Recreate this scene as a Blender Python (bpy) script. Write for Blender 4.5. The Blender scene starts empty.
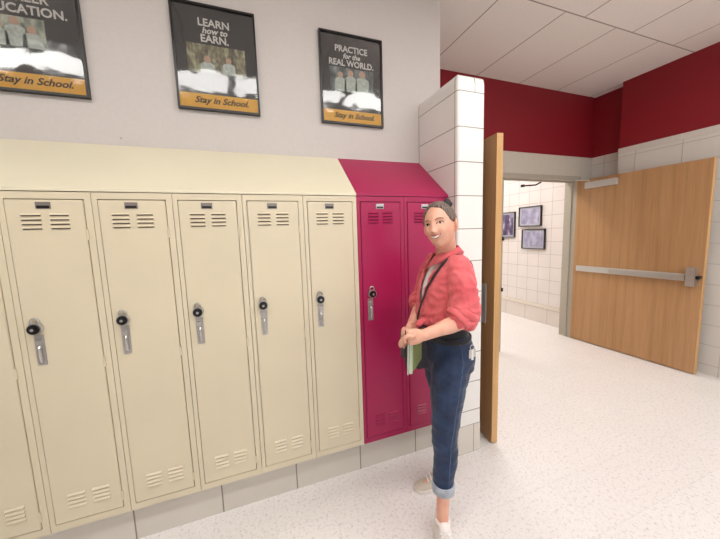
import bpy, bmesh, math, random
from mathutils import Vector, Matrix, noise
from mathutils.bvhtree import BVHTree
random.seed(7)
PI = math.pi
scene = bpy.context.scene
C = scene.collection

# ------------------------------------------------------------------ camera
cam_data = bpy.data.cameras.new('camera')
cam = bpy.data.objects.new('camera', cam_data)
C.objects.link(cam)
scene.camera = cam
cam_data.sensor_width = 36.0
cam_data.lens = 300.24 / 720 * 36
cam_data.clip_start = 0.02
CAM = Vector((0.9326, -1.6439, 1.5044))
_p, _r, _y = math.radians(6.4775), math.radians(-1.8549), math.radians(20.0455)
fw = Vector((math.sin(_y) * math.cos(_p), math.cos(_y) * math.cos(_p), -math.sin(_p)))
rt = Vector((math.cos(_y), -math.sin(_y), 0))
up = rt.cross(fw)
r2 = rt * math.cos(_r) + up * math.sin(_r)
u2 = -rt * math.sin(_r) + up * math.cos(_r)
m = Matrix((r2, u2, -fw)).transposed().to_4x4()
m.translation = CAM
cam.matrix_world = m

# ------------------------------------------------------------------ world, exposure
w = bpy.data.worlds.new('world')
scene.world = w
w.use_nodes = True
w.node_tree.nodes['Background'].inputs[0].default_value = (0.8, 0.85, 1, 1)
w.node_tree.nodes['Background'].inputs[1].default_value = 0.3
scene.view_settings.view_transform = 'Standard'
scene.view_settings.look = 'None'
scene.view_settings.gamma = 1
scene.view_settings.exposure = -0.33
LIGHT = 15.5          # troffer diffuser emission
la = bpy.data.lights.new('added_fill_light', 'AREA'); la.shape = 'RECTANGLE'; la.size = 4.5; la.size_y = 1.6; la.energy = 50; la.color = (.95, .98, 1)  # added fill light behind the camera, brightens ceiling and end wall
lo = bpy.data.objects.new('added_fill_light', la); C.objects.link(lo); lo.location = (2.7, -4.46, 1.82); lo.rotation_euler = (math.radians(90), 0, 0)
CEIL = 3.19

# ------------------------------------------------------------------ node helpers
def srgb(r, g, b):
    f = lambda c: (c / 255 / 12.92) if c / 255 <= .04045 else ((c / 255 + .055) / 1.055) ** 2.4
    return (f(r), f(g), f(b), 1)

class NT:
    def __init__(s, name):
        s.m = bpy.data.materials.new(name); s.m.use_nodes = True
        s.t = s.m.node_tree; s.n = s.t.nodes; s.l = s.t.links
        s.b = s.n['Principled BSDF']; s.out = s.n['Material Output']
    def node(s, typ, **kw):
        n = s.n.new(typ)
        for k, v in kw.items():
            if k in n.inputs: n.inputs[k].default_value = v
            else: setattr(n, k, v)
        return n
    def link(s, a, b): s.l.new(a, b)
    def pos(s, perm='xyz', off=(0, 0, 0)):
        g = s.node('ShaderNodeNewGeometry')
        sp = s.node('ShaderNodeSeparateXYZ'); s.link(g.outputs['Position'], sp.inputs[0])
        cb = s.node('ShaderNodeCombineXYZ')
        for i, ch in enumerate(perm):
            if ch == '0': continue
            a = s.node('ShaderNodeMath', operation='SUBTRACT')
            s.link(sp.outputs['xyz'.index(ch)], a.inputs[0]); a.inputs[1].default_value = off[i]
            s.link(a.outputs[0], cb.inputs[i])
        return cb.outputs[0]
    def noise(s, vec=None, scale=5, detail=3, rough=.5):
        n = s.node('ShaderNodeTexNoise'); n.inputs['Scale'].default_value = scale
        n.inputs['Detail'].default_value = detail; n.inputs['Roughness'].default_value = rough
        if vec is not None: s.link(vec, n.inputs['Vector'])
        return n
    def ramp(s, fac, stops):
        r = s.node('ShaderNodeValToRGB'); s.link(fac, r.inputs[0])
        e = r.color_ramp.elements
        while len(e) < len(stops): e.new(.5)
        for i, (p, c) in enumerate(stops): e[i].position = p; e[i].color = c
        return r.outputs[0]
    def mix(s, fac, a, b, mode='MIX'):
        n = s.node('ShaderNodeMix', data_type='RGBA', blend_type=mode)
        for sock, v in ((n.inputs[0], fac), (n.inputs[6], a), (n.inputs[7], b)):
            if isinstance(v, (int, float, tuple)): sock.default_value = v
            else: s.link(v, sock)
        return n.outputs[2]
    def bump(s, h, strength=.3, dist=.01):
        b = s.node('ShaderNodeBump'); b.inputs['Strength'].default_value = strength
        b.inputs['Distance'].default_value = dist
        s.link(h, b.inputs['Height']); s.link(b.outputs[0], s.b.inputs['Normal'])
        return b
    def set(s, **kw):
        for k, v in kw.items():
            k = {'color': 'Base Color', 'rough': 'Roughness', 'metal': 'Metallic', 'spec': 'Specular IOR Level', 'coat': 'Coat Weight', 'sss': 'Subsurface Weight'}.get(k, k)
            if isinstance(v, bpy.types.NodeSocket): s.link(v, s.b.inputs[k])
            else: s.b.inputs[k].default_value = v
        return s

def paint(name, col, rough=.5, var=.04, bump=.05, scale=30, metal=0, **kw):
    t = NT(name)
    n = t.noise(t.pos(), scale, 3)
    d = tuple(c * (1 - var * 3) for c in col[:3]) + (1,)
    t.set(color=t.ramp(n.outputs[0], [(.3, d), (.7, col)]), rough=rough, metal=metal, **kw)
    if bump: t.bump(n.outputs[0], bump, .004)
    return t.m

def block_mat(name, perm, off, bw, rh, col, grout, rough=.35, offset=0.0, mortar=.006, var=.02):
    t = NT(name)
    v = t.pos(perm, off)
    b = t.node('ShaderNodeTexBrick', offset=offset, offset_frequency=2, squash=1.0)
    t.link(v, b.inputs['Vector'])
    b.inputs['Scale'].default_value = 1
    b.inputs['Brick Width'].default_value = bw
    b.inputs['Row Height'].default_value = rh
    b.inputs['Mortar Size'].default_value = mortar / 2
    b.inputs['Mortar Smooth'].default_value = .3
    b.inputs['Bias'].default_value = 0
    b.inputs['Color1'].default_value = col
    b.inputs['Color2'].default_value = tuple(c * (1 - var) for c in col[:3]) + (1,)
    b.inputs['Mortar'].default_value = grout
    n = t.noise(t.pos(), 3, 4)
    t.set(color=t.mix(.10, b.outputs['Color'], t.ramp(n.outputs[0], [(.3, (.5, .48, .45, 1)), (.7, (1, 1, 1, 1))]), 'MULTIPLY'), rough=rough)
    inv = t.node('ShaderNodeMath', operation='SUBTRACT'); inv.inputs[0].default_value = 1
    t.link(b.outputs['Fac'], inv.inputs[1])
    t.bump(inv.outputs[0], .6, .003)
    return t.m

# ------------------------------------------------------------------ materials
M = {}
M['wall'] = paint('painted_plaster', srgb(206, 199, 194), .7, .012, .08, 60)
M['red'] = paint('red_paint', srgb(138, 14, 30), .55, .02, .06, 40)
M['lintel'] = paint('beige_paint', srgb(205, 198, 184), .6, .02, .05, 40)
TILE = srgb(232, 228, 222); GR = srgb(150, 142, 134)
M['tile_x'] = block_mat('glazed_block_facing_room', 'xz0', (2.136 - .4064 + .108, .3048 - .2032 * 2, 0), .4064, .2032, TILE, GR, .25)
M['tile_y'] = block_mat('glazed_block_side', 'yz0', (.34 - .4064 * 4, .3048 - .2032 * 2, 0), .4064, .2032, TILE, GR, .25)
M['tile_right'] = block_mat('glazed_block_right_wall', 'yz0', (.61 - .4064 * 20, .1, 0), .4064, .2032, srgb(222, 217, 210), srgb(186, 178, 170), .3)
M['tile_corr'] = block_mat('glazed_block_corridor', 'yz0', (.284, .30 - .2032 * 3, 0), .2032, .2032, srgb(232, 224, 222), srgb(182, 168, 164), .35)
M['tile_corr_base'] = block_mat('glazed_base_corridor', 'yz0', (.09, .0, 0), .4064, .24, srgb(228, 218, 212), srgb(165, 150, 144), .3)
M['base_x'] = block_mat('glazed_base_under_lockers', 'xz0', (.2925 - .4064 * 20, -.1, 0), .4064, .6, srgb(214, 208, 198), srgb(140, 130, 120), .3, mortar=.008)
M['base_pillar'] = block_mat('glazed_base_end_wall', 'xz0', (2.286 - .2032 * 20, 0, 0), .2032, .2032, srgb(222, 216, 206), GR, .3)

def locker_mat(name, col):
    t = NT(name)
    n = t.noise(t.pos(), 2.2, 3); n2 = t.noise(t.pos(), 260, 2)
    d = tuple(c * .94 for c in col[:3]) + (1,)
    t.set(color=t.ramp(n.outputs[0], [(.3, d), (.7, col)]), rough=.38)
    t.bump(n2.outputs[0], .06, .001)
    return t.m
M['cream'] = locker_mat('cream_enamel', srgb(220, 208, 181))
M['cream_lit'] = locker_mat('cream_enamel_lit', srgb(228, 220, 194))  # cream enamel made paler for the light falling on the hood
M['pink'] = locker_mat('magenta_enamel', srgb(168, 22, 80))
M['slit_shade'] = paint('louver_slit_shade', srgb(96, 86, 80), .8, .02, 0)  # dark colour stands for the shade inside the louver slits
M['slit_shade_pink'] = paint('louver_slit_shade_magenta', srgb(128, 34, 72), .8, .02, 0)  # dimmed magenta for the same slit shade
M['chrome'] = paint('brushed_chrome', srgb(196, 194, 192), .28, .05, .05, 200, metal=.7)
M['steel'] = paint('satin_steel', srgb(206, 203, 200), .32, .03, .03, 200, metal=.35)
M['alu'] = paint('aluminium_paint', srgb(196, 192, 188), .4, .03, .03, 200, metal=.3)
M['black'] = paint('black_plastic', srgb(18, 17, 18), .35, .02, 0)
M['matte_black'] = paint('matte_black_cover', srgb(20, 20, 21), .8, .02, 0)
M['frame_black'] = paint('black_frame', srgb(20, 18, 18), .3, .02, 0)
M['doorframe'] = paint('grey_frame_enamel', srgb(176, 168, 154), .45, .02, .03)
M['white_plastic'] = paint('white_enamel', srgb(235, 235, 232), .5, .01, 0)

def wood(name, c1, c2, axis='y'):
    t = NT(name)
    v = t.pos('yxz' if axis == 'y' else 'xyz')
    mp = t.node('ShaderNodeMapping'); mp.inputs['Scale'].default_value = (2.2, 2.2, .16)
    t.link(v, mp.inputs[0])
    n = t.noise(mp.outputs[0], 2.6, 3); n.inputs['Distortion'].default_value = .4
    wv = t.node('ShaderNodeTexWave', wave_type='BANDS', bands_direction='X')
    wv.inputs['Scale'].default_value = 1.4; wv.inputs['Distortion'].default_value = 9
    wv.inputs['Detail'].default_value = 3; wv.inputs['Detail Scale'].default_value = .9
    t.link(mp.outputs[0], wv.inputs[0])
    mp2 = t.node('ShaderNodeMapping'); mp2.inputs['Scale'].default_value = (60, 60, 1.6)
    t.link(v, mp2.inputs[0]); f = t.noise(mp2.outputs[0], 2, 3)
    base = t.ramp(n.outputs[0], [(.3, c1), (.7, c2)])
    d = t.mix(.2, base, t.ramp(wv.outputs[0], [(.0, tuple(c * .62 for c in c1[:3]) + (1,)), (.35, c2), (1, c2)]))
    d = t.mix(.25, d, t.ramp(f.outputs[0], [(.35, tuple(c * .7 for c in c1[:3]) + (1,)), (.65, c2)]))
    t.set(color=d, rough=.42)
    return t.m
M['oak'] = wood('oak_veneer', srgb(168, 123, 80), srgb(187, 144, 102))
M['oak_edge'] = wood('oak_edge_band', srgb(206, 160, 104), srgb(222, 178, 122))

# floor: speckled polished vinyl tile
t = NT('speckled_floor_tile')
v = t.pos()
b = t.node('ShaderNodeTexBrick', offset=0.0, squash=1.0)
t.link(t.pos('xy0', (.05, .12, 0)), b.inputs['Vector'])
for k, val in (('Scale', 1), ('Brick Width', .3048), ('Row Height', .3048), ('Mortar Size', .0012), ('Mortar Smooth', .5)): b.inputs[k].default_value = val
b.inputs['Color1'].default_value = srgb(240, 236, 234); b.inputs['Color2'].default_value = srgb(237, 233, 230); b.inputs['Mortar'].default_value = srgb(222, 218, 214)
n1 = t.noise(v, 55, 4, .7); n2 = t.noise(v, 120, 2, .6)
c = t.mix(1.0, b.outputs['Color'], t.ramp(n1.outputs[0], [(.36, srgb(232, 229, 231)), (.46, (1, 1, 1, 1))]), 'MULTIPLY')
c = t.mix(1.0, c, t.ramp(n2.outputs[0], [(.32, srgb(234, 231, 230)), (.42, (1, 1, 1, 1))]), 'MULTIPLY')
t.set(color=c, rough=.26)
t.bump(n1.outputs[0], .02, .002)
M['floor'] = t.m

# ceiling: lay-in acoustic panels
t = NT('acoustic_ceiling_panel')
b = t.node('ShaderNodeTexBrick', offset=.344, offset_frequency=2, squash=1.0)
t.link(t.pos('xy0', (2.98 - .61 * 20, .18 - 1.22 * 20, 0)), b.inputs['Vector'])
for k, val in (('Scale', 1), ('Brick Width', .61), ('Row Height', 1.22), ('Mortar Size', .006), ('Mortar Smooth', .2)): b.inputs[k].default_value = val
b.inputs['Color1'].default_value = srgb(232, 224, 218); b.inputs['Color2'].default_value = srgb(238, 231, 226); b.inputs['Mortar'].default_value = srgb(160, 148, 140)
n1 = t.noise(t.pos(), 90, 4, .7)
t.set(color=t.mix(.12, b.outputs['Color'], t.ramp(n1.outputs[0], [(.35, (.4, .38, .36, 1)), (.5, (1, 1, 1, 1))]), 'MULTIPLY'), rough=.9)
t.bump(n1.outputs[0], .15, .003)
M['ceiling'] = t.m

def emis(name, col, s):
    t = NT(name)
    t.set(color=(.9, .9, .9, 1)); t.b.inputs['Emission Color'].default_value = col; t.b.inputs['Emission Strength'].default_value = s
    return t.m
M['diffuser'] = emis('lit_diffuser', (1, .975, .94, 1), LIGHT)
M['diffuser_back'] = emis('lit_diffuser_back', (1, .975, .94, 1), LIGHT * .45)
M['diffuser_corr'] = emis('lit_diffuser_corridor', (1, .97, .92, 1), LIGHT * 2.1)

# glazing on the posters
t = NT('picture_glazing')
gl = t.node('ShaderNodeBsdfGlossy'); gl.inputs['Roughness'].default_value = .07
tr = t.node('ShaderNodeBsdfTransparent'); fr = t.node('ShaderNodeFresnel'); fr.inputs[0].default_value = 1.6
mx = t.node('ShaderNodeMixShader')
nn = t.noise(t.pos(), 9, 1); bp = t.node('ShaderNodeBump'); bp.inputs['Strength'].default_value = .22; bp.inputs['Distance'].default_value = .01
t.link(nn.outputs[0], bp.inputs['Height']); t.link(bp.outputs[0], gl.inputs['Normal'])
fm = t.node('ShaderNodeMath', operation='MULTIPLY'); t.link(fr.outputs[0], fm.inputs[0]); fm.inputs[1].default_value = 0.75
t.link(fm.outputs[0], mx.inputs[0]); t.link(tr.outputs[0], mx.inputs[1]); t.link(gl.outputs[0], mx.inputs[2]); t.link(mx.outputs[0], t.out.inputs[0])
M['glazing'] = t.m
M['print_black'] = paint('black_print', srgb(38, 37, 38), .6, .02, 0)
M['print_gold'] = paint('gold_print', srgb(232, 176, 66), .6, .03, 0)
M['print_text'] = paint('pale_ink', srgb(214, 212, 206), .6, .01, 0)
M['print_dark'] = paint('dark_ink', srgb(40, 26, 16), .6, .01, 0)

def photo_mat(name, stops, scale, seed):
    t = NT(name)
    v = t.pos('xyz', (seed, seed * 2, seed * 3))
    mp = t.node('ShaderNodeMapping'); mp.inputs['Scale'].default_value = (1, 1, .5); t.link(v, mp.inputs[0])
    n = t.noise(mp.outputs[0], scale, 4, .6)
    t.set(color=t.ramp(n.outputs[0], stops), rough=.55)
    return t.m

# clothes and skin
def cloth(name, c1, c2, scale=14, fine=500, rough=.85, bump=.25, sheen=.2):
    t = NT(name)
    n = t.noise(t.pos(), scale, 4, .6); n2 = t.noise(t.pos(), fine, 2)
    t.set(color=t.ramp(n.outputs[0], [(.3, c1), (.7, c2)]), rough=rough)
    t.b.inputs['Sheen Weight'].default_value = sheen
    t.bump(n2.outputs[0], bump, .001)
    return t.m
M['coral'] = cloth('coral_washed_cotton', srgb(206, 78, 86), srgb(230, 112, 116))
M['tee'] = cloth('white_jersey', srgb(236, 230, 228), srgb(245, 240, 238))
M['denim'] = cloth('blue_denim', srgb(17, 31, 58), srgb(36, 57, 92), 16, 700)
M['seam'] = cloth('seam_thread', srgb(58, 82, 122), srgb(84, 108, 146), 40, 700)
M['denim_in'] = cloth('denim_inside', srgb(150, 158, 172), srgb(176, 182, 192), 40, 700)
M['darkcloth'] = cloth('black_cloth', srgb(18, 18, 24), srgb(28, 28, 36))
M['beige_canvas'] = cloth('beige_canvas', srgb(196, 184, 168), srgb(214, 204, 190))
M['white_canvas'] = cloth('white_canvas', srgb(232, 222, 218), srgb(244, 238, 234))
M['sole'] = paint('rubber_sole', srgb(236, 230, 224), .6, .02, 0)
M['lace'] = paint('white_lace', srgb(245, 244, 242), .8, .01, 0)
t = NT('skin')
n = t.noise(t.pos(), 25, 3)
t.set(color=t.ramp(n.outputs[0], [(.3, srgb(222, 162, 138)), (.7, srgb(234, 180, 156))]), rough=.5, sss=.08)
t.b.inputs['Subsurface Radius'].default_value = (.01, .004, .002)
M['skin'] = t.m
t = NT('hair')
mp = t.node('ShaderNodeMapping'); mp.inputs['Scale'].default_value = (1, 1, .3); t.link(t.pos(), mp.inputs[0])
n = t.noise(mp.outputs[0], 160, 3)
t.set(color=t.ramp(n.outputs[0], [(.35, srgb(62, 50, 46)), (.7, srgb(146, 126, 114))]), rough=.5)
t.bump(n.outputs[0], .5, .003)
M['hair'] = t.m
M['hair_dark'] = paint('dark_hair', srgb(48, 40, 40), .6, .05, .3, 200)
M['plate'] = paint('tarnished_plate', srgb(138, 130, 126), .4, .03, .03, 200, metal=.3)
M['lip'] = paint('lip', srgb(190, 84, 84), .4, .02, 0)
M['tooth'] = paint('tooth', srgb(246, 242, 236), .3, .01, 0)
M['eyewhite'] = paint('eye_white', srgb(226, 220, 216), .3, .01, 0)
M['iris'] = paint('iris', srgb(40, 34, 34), .2, .01, 0)
M['brow'] = paint('brow_hair', srgb(146, 104, 82), .8, .02, 0)

# ------------------------------------------------------------------ mesh helpers
def obj(name, bm, mats, parent=None, smooth=False, bevel=0):
    if bevel:
        es = [e for e in bm.edges if e.is_manifold and e.calc_face_angle(0) > .6]
        bmesh.ops.bevel(bm, geom=es, offset=bevel, segments=2, affect='EDGES', profile=.5)
    bmesh.ops.recalc_face_normals(bm, faces=bm.faces)
    me = bpy.data.meshes.new(name); bm.to_mesh(me); bm.free()
    if not isinstance(mats, (list, tuple)): mats = [mats]
    for mt in mats: me.materials.append(mt)
    if smooth:
        for p in me.polygons: p.use_smooth = True
    o = bpy.data.objects.new(name, me); C.objects.link(o)
    if parent:
        o.parent = parent
    return o

def tag(o, label, cat, group=None):
    o['label'] = label; o['category'] = cat
    if group: o['group'] = group
    return o
def thing(name, label, cat, loc=(0, 0, 0), rz=0, group=None):
    o = bpy.data.objects.new(name, None); C.objects.link(o)
    o.location = loc; o.rotation_euler = (0, 0, rz); o.empty_display_size = .05
    return tag(o, label, cat, group)
def struct(name, bm, mats, **kw):
    o = obj(name, bm, mats, **kw); o['kind'] = 'structure'; return o

def box(bm, x0, x1, y0, y1, z0, z1, mi=0):
    vs = [bm.verts.new((x, y, z)) for z in (z0, z1) for x, y in ((x0, y0), (x1, y0), (x1, y1), (x0, y1))]
    for f in ((0, 3, 2, 1), (4, 5, 6, 7), (0, 1, 5, 4), (1, 2, 6, 5), (2, 3, 7, 6), (3, 0, 4, 7)):
        bm.faces.new([vs[i] for i in f]).material_index = mi
def B(*boxes):
    bm = bmesh.new()
    for b in boxes: box(bm, *b)
    return bm
def prism(bm, pts, axis, a, b, mi=0):
    # pts: 2D polygon in the two other axes, extruded along axis
    def mk(p, v):
        return {'x': (v, p[0], p[1]), 'y': (p[0], v, p[1]), 'z': (p[0], p[1], v)}[axis]
    A = [bm.verts.new(mk(p, a)) for p in pts]; Bv = [bm.verts.new(mk(p, b)) for p in pts]
    n = len(pts)
    bm.faces.new(A).material_index = mi; bm.faces.new(Bv[::-1]).material_index = mi
    for i in range(n): bm.faces.new((A[i], Bv[i], Bv[(i + 1) % n], A[(i + 1) % n])).material_index = mi
def rings(bm, R, mi=0, cap=True, closed=False):
    V = [[bm.verts.new(p) for p in r] for r in R]
    n = len(V[0]); rng = range(len(V) if closed else len(V) - 1)
    for i in rng:
        a, b = V[i], V[(i + 1) % len(V)]
        for j in range(n): bm.faces.new((a[j], a[(j + 1) % n], b[(j + 1) % n], b[j])).material_index = mi
    if cap and not closed:
        bm.faces.new(V[0][::-1]).material_index = mi; bm.faces.new(V[-1]).material_index = mi
def circ(c, u, v, ru, rv, n=20, p=2.0):
    out = []
    for i in range(n):
        a = 2 * PI * i / n; ca, sa = math.cos(a), math.sin(a)
        x = math.copysign(abs(ca) ** (2 / p), ca); y = math.copysign(abs(sa) ** (2 / p), sa)
        out.append(Vector(c) + Vector(u) * (x * ru) + Vector(v) * (y * rv))
    return out
def frames(pts):
    pts = [Vector(p) for p in pts]; T = []
    for i in range(len(pts)):
        T.append((pts[min(i + 1, len(pts) - 1)] - pts[max(i - 1, 0)]).normalized())
    u = T[0].cross(Vector((0, 0, 1)))
    if u.length < .1: u = T[0].cross(Vector((0, 1, 0)))
    u.normalize(); out = []
    for t_ in T:
        u = (u - t_ * u.dot(t_)).normalized(); out.append((t_, u, t_.cross(u)))
    return pts, out
def tube(bm, pts, r, n=10, mi=0, round_ends=False, closed=False):
    pts, F = frames(pts)
    rs = r if isinstance(r, (list, tuple)) else [r] * len(pts)
    R = []
    if round_ends:
        for k in (.25, .7): R.append(circ(pts[0] - F[0][0] * rs[0] * (1 - k) , F[0][1], F[0][2], rs[0] * math.sqrt(1 - (1 - k) ** 2), rs[0] * math.sqrt(1 - (1 - k) ** 2), n))
    for p, (t_, u, v), rr in zip(pts, F, rs): R.append(circ(p, u, v, rr, rr, n))
    if round_ends:
        for k in (.7, .25): R.append(circ(pts[-1] + F[-1][0] * rs[-1] * (1 - k), F[-1][1], F[-1][2], rs[-1] * math.sqrt(1 - (1 - k) ** 2), rs[-1] * math.sqrt(1 - (1 - k) ** 2), n))
    rings(bm, R, mi, closed=closed)
def spline(pts, n=6):
    P = [Vector(p) for p in pts]; P = [P[0] * 2 - P[1]] + P + [P[-1] * 2 - P[-2]]
    out = []
    for i in range(1, len(P) - 2):
        for k in range(n):
            t_ = k / n
            out.append(.5 * ((2 * P[i]) + (-P[i - 1] + P[i + 1]) * t_ + (2 * P[i - 1] - 5 * P[i] + 4 * P[i + 1] - P[i + 2]) * t_ ** 2 + (-P[i - 1] + 3 * P[i] - 3 * P[i + 1] + P[i + 2]) * t_ ** 3))
    out.append(P[-2]); return out
def cyl(bm, c, axis, r, h, n=24, mi=0):
    ax = Vector(axis).normalized(); u = ax.orthogonal().normalized(); v = ax.cross(u)
    c = Vector(c); rings(bm, [circ(c, u, v, r, r, n), circ(c + ax * h, u, v, r, r, n)], mi)
def ellipsoid(bm, c, r, rot=None, n=20, k=12, mi=0):
    R = []; rot = rot or Matrix.Identity(3)
    for i in range(1, k):
        a = PI * i / k - PI / 2
        R.append([Vector(c) + rot @ Vector((r[0] * math.cos(a) * math.cos(2 * PI * j / n), r[1] * math.cos(a) * math.sin(2 * PI * j / n), r[2] * math.sin(a))) for j in range(n)])
    rings(bm, R, mi)
def text_bm(body, size, loc, ext=.0006, shear=0, bold=0.0, xs=1.0):
    cu = bpy.data.curves.new('t', 'FONT'); cu.body = body; cu.size = size; cu.extrude = ext; cu.align_x = 'CENTER'; cu.align_y = 'CENTER'
    cu.shear = shear; cu.offset = bold; cu.resolution_u = 3
    o = bpy.data.objects.new('t', cu); C.objects.link(o)
    dg = bpy.context.evaluated_depsgraph_get(); dg.update()
    me = bpy.data.meshes.new_from_object(o.evaluated_get(dg))
    bm = bmesh.new(); bm.from_mesh(me)
    for v in bm.verts: x, y, z = v.co; v.co = Vector((loc[0] + x * xs, loc[1] - z, loc[2] + y))
    bpy.data.objects.remove(o); bpy.data.curves.remove(cu); bpy.data.meshes.remove(me)
    return bm
def merge(dst, src, mi=None):
    me = bpy.data.meshes.new('tmp'); src.to_mesh(me); src.free()
    k = len(dst.faces); dst.from_mesh(me); bpy.data.meshes.remove(me)
    if mi is not None:
        dst.faces.ensure_lookup_table()
        for f in dst.faces[k:]: f.material_index = mi

# ------------------------------------------------------------------ structure
XL, YB, RW = -3.6, -4.4, 5.17
WY = .345            # wall above the lockers
FY = 1.17            # far wall with the doors
struct('floor', B((XL, 5.45, YB, 6.0, -.06, 0)), M['floor'])
struct('ceiling', B((XL, 5.45, YB, 6.0, CEIL, CEIL + .06)), M['ceiling'])
struct('wall_front', B((XL, 2.333, WY, FY + .13, 0, CEIL)), M['wall'])
struct('wall_left', B((XL - .12, XL, YB, WY, 0, CEIL)), M['wall'])
struct('wall_back', B((XL - .12, .4, YB - .12, YB, 0, CEIL), (5.0, 5.45, YB - .12, YB, 0, CEIL), (.4, 5.0, YB - .12, YB, 0, .95), (.4, 5.0, YB - .12, YB, 2.7, CEIL)), M['wall'])
wf = B((.4, 5.0, YB - .10, YB + .01, .95, 1.0), (.4, 5.0, YB - .10, YB + .01, 2.65, 2.7), (.4, .45, YB - .10, YB + .01, 1.0, 2.65), (4.95, 5.0, YB - .10, YB + .01, 1.0, 2.65), (1.9, 1.95, YB - .10, YB + .01, 1.0, 2.65), (3.45, 3.5, YB - .10, YB + .01, 1.0, 2.65))
struct('window_added_1', wf, M['alu'])  # unseen window, added to house the fill light
# far wall: painted lintel, red band, frame opening
struct('wall_far', B((2.333, 2.56, FY, FY + .13, 0, 2.43), (2.56, 5.09, FY, FY + .13, 2.17, 2.43), (5.09, 5.31, FY, FY + .13, 0, 2.43)), M['lintel'])
struct('wall_far_upper', B((2.333, 5.31, FY - .004, FY + .13, 2.43, CEIL)), M['red'])
# right wall with a shallow jog before the far wall
struct('wall_right', B((RW, 5.45, YB, .78, 0, 2.43), (5.31, 5.45, .78, 6.0, 0, .0001)), M['tile_right'])
struct('wall_right_upper', B((RW + .004, 5.45, YB, .78, 2.43, CEIL), (5.31, 5.45, .78, FY, 2.43, CEIL)), M['red'])
struct('wall_right_recess', B((5.31, 5.45, .78, FY, 0, 2.43)), M['tile_right'])
struct('trim_1', B((RW - .006, RW + .004, YB, .784, 2.375, 2.434)), paint('cap_tile', srgb(216, 210, 202), .35, .02, .02), bevel=.002)
# corridor beyond the doors
struct('wall_corridor_right', B((5.31, 5.45, FY + .13, 6.0, .30, CEIL)), M['tile_corr'])
struct('baseboard_corridor', B((5.295, 5.45, FY + .13, 6.0, 0, .245)), M['tile_corr_base'])
struct('trim_2', B((5.285, 5.45, FY + .13, 6.0, .245, .30)), paint('cap_tile_corridor', srgb(230, 220, 208), .35, .02, .02), bevel=.004)
struct('wall_corridor_left', B((2.2, 2.333, FY + .13, 6.0, 0, CEIL)), M['lintel'])
struct('wall_corridor_end', B((2.2, 5.45, 6.0, 6.12, 0, CEIL)), M['lintel'])

# low end wall of glazed block beside the lockers (lies flush with the wall end)
PX0, PX1, PY = 2.147, 2.352, -.096
def rounded_rect(x0, x1, y0, y1, r, n=5):
    out = []
    for cx, cy, a0 in ((x0 + r, y0 + r, PI), (x1 - r, y0 + r, 1.5 * PI)):
        for i in range(n + 1):
            a = a0 + (PI / 2) * i / n; out.append((cx + r * math.cos(a), cy + r * math.sin(a)))
    return out + [(x1, y1), (x0, y1)]
bm = bmesh.new()
pts = rounded_rect(PX0, PX1, PY, WY - .001, .022)
R = [[Vector((x, y, z)) for x, y in pts] for z in (.2032, 2.39)]
R.append([Vector((x + (.012 if x < 2.2 else -.012) * .5, max(y, PY + .006) if y < 0 else y, 2.418)) for x, y in pts])
R.append([Vector((x + (.012 if x < 2.2 else -.012), max(y, PY + .018) if y < 0 else y, 2.430)) for x, y in pts])
rings(bm, R)
bm.normal_update()
for f in bm.faces:
    f.material_index = 1 if abs(f.normal.x) > .75 else 0
t = NT('glazed_block_end_wall')
# front face: one block per course, half piece joint in the top course only
v = t.pos('xz0', (0, 0, 0))
sp = t.node('ShaderNodeSeparateXYZ'); g = t.node('ShaderNodeNewGeometry'); t.link(g.outputs['Position'], sp.inputs[0])
def mth(op, a, b=None, c=None):
    n_ = t.node('ShaderNodeMath', operation=op)
    for i, q in enumerate((a, b, c)):
        if q is None: continue
        if isinstance(q, (int, float)): n_.inputs[i].default_value = q
        else: t.link(q, n_.inputs[i])
    return n_.outputs[0]
zf = mth('PINGPONG', mth('SUBTRACT', sp.outputs[2], .3048), .1016)
hj = mth('LESS_THAN', zf, .0028)
vj = mth('MULTIPLY', mth('LESS_THAN', mth('ABSOLUTE', mth('SUBTRACT', sp.outputs[0], 2.270)), .003), mth('GREATER_THAN', sp.outputs[2], 2.337))
jj = mth('MAXIMUM', hj, vj)
t.set(color=t.mix(jj, srgb(238, 236, 232), srgb(158, 150, 142)), rough=.22)
inv = mth('SUBTRACT', 1.0, jj); t.bump(inv, .6, .003)
M['end_front'] = t.m
struct('wall_end', bm, [M['end_front'], M['tile_y']])
bm = bmesh.new()
pts = rounded_rect(PX0 - .001, PX1 + .001, PY - .002, WY - .001, .022)
rings(bm, [[Vector((x, y, z)) for x, y in pts] for z in (0, .2032)])
struct('baseboard_end', bm, M['base_pillar'])
# block curb carrying the lockers
struct('baseboard_lockers', B((XL, PX0, .050, WY, 0, .200)), M['base_x'])

# door frame and mullion
fm = bmesh.new()
box(fm, 2.56, 5.09, FY - .02, FY + .15, 2.125, 2.18)
box(fm, 2.56, 2.62, FY - .02, FY + .15, 0, 2.125)
box(fm, 5.03, 5.09, FY - .02, FY + .15, 0, 2.125)
box(fm, 2.62, 5.03, FY + .045, FY + .062, 2.108, 2.125)
box(fm, 5.014, 5.03, FY + .045, FY + .062, 0, 2.108)
box(fm, 2.62, 2.636, FY + .045, FY + .062, 0, 2.108)
frame = struct('trim_door_frame', fm, M['doorframe'], bevel=.002)
struct('trim_mullion', B((3.745, 3.795, FY - .005, FY + .06, 0, 2.108)), M['doorframe'], bevel=.002)
for z in (.79, 1.41):
    struct('trim_strike', B((3.783, 3.803, FY - .02, FY + .01, z - .022, z + .022)), M['black'], bevel=.002)

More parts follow.
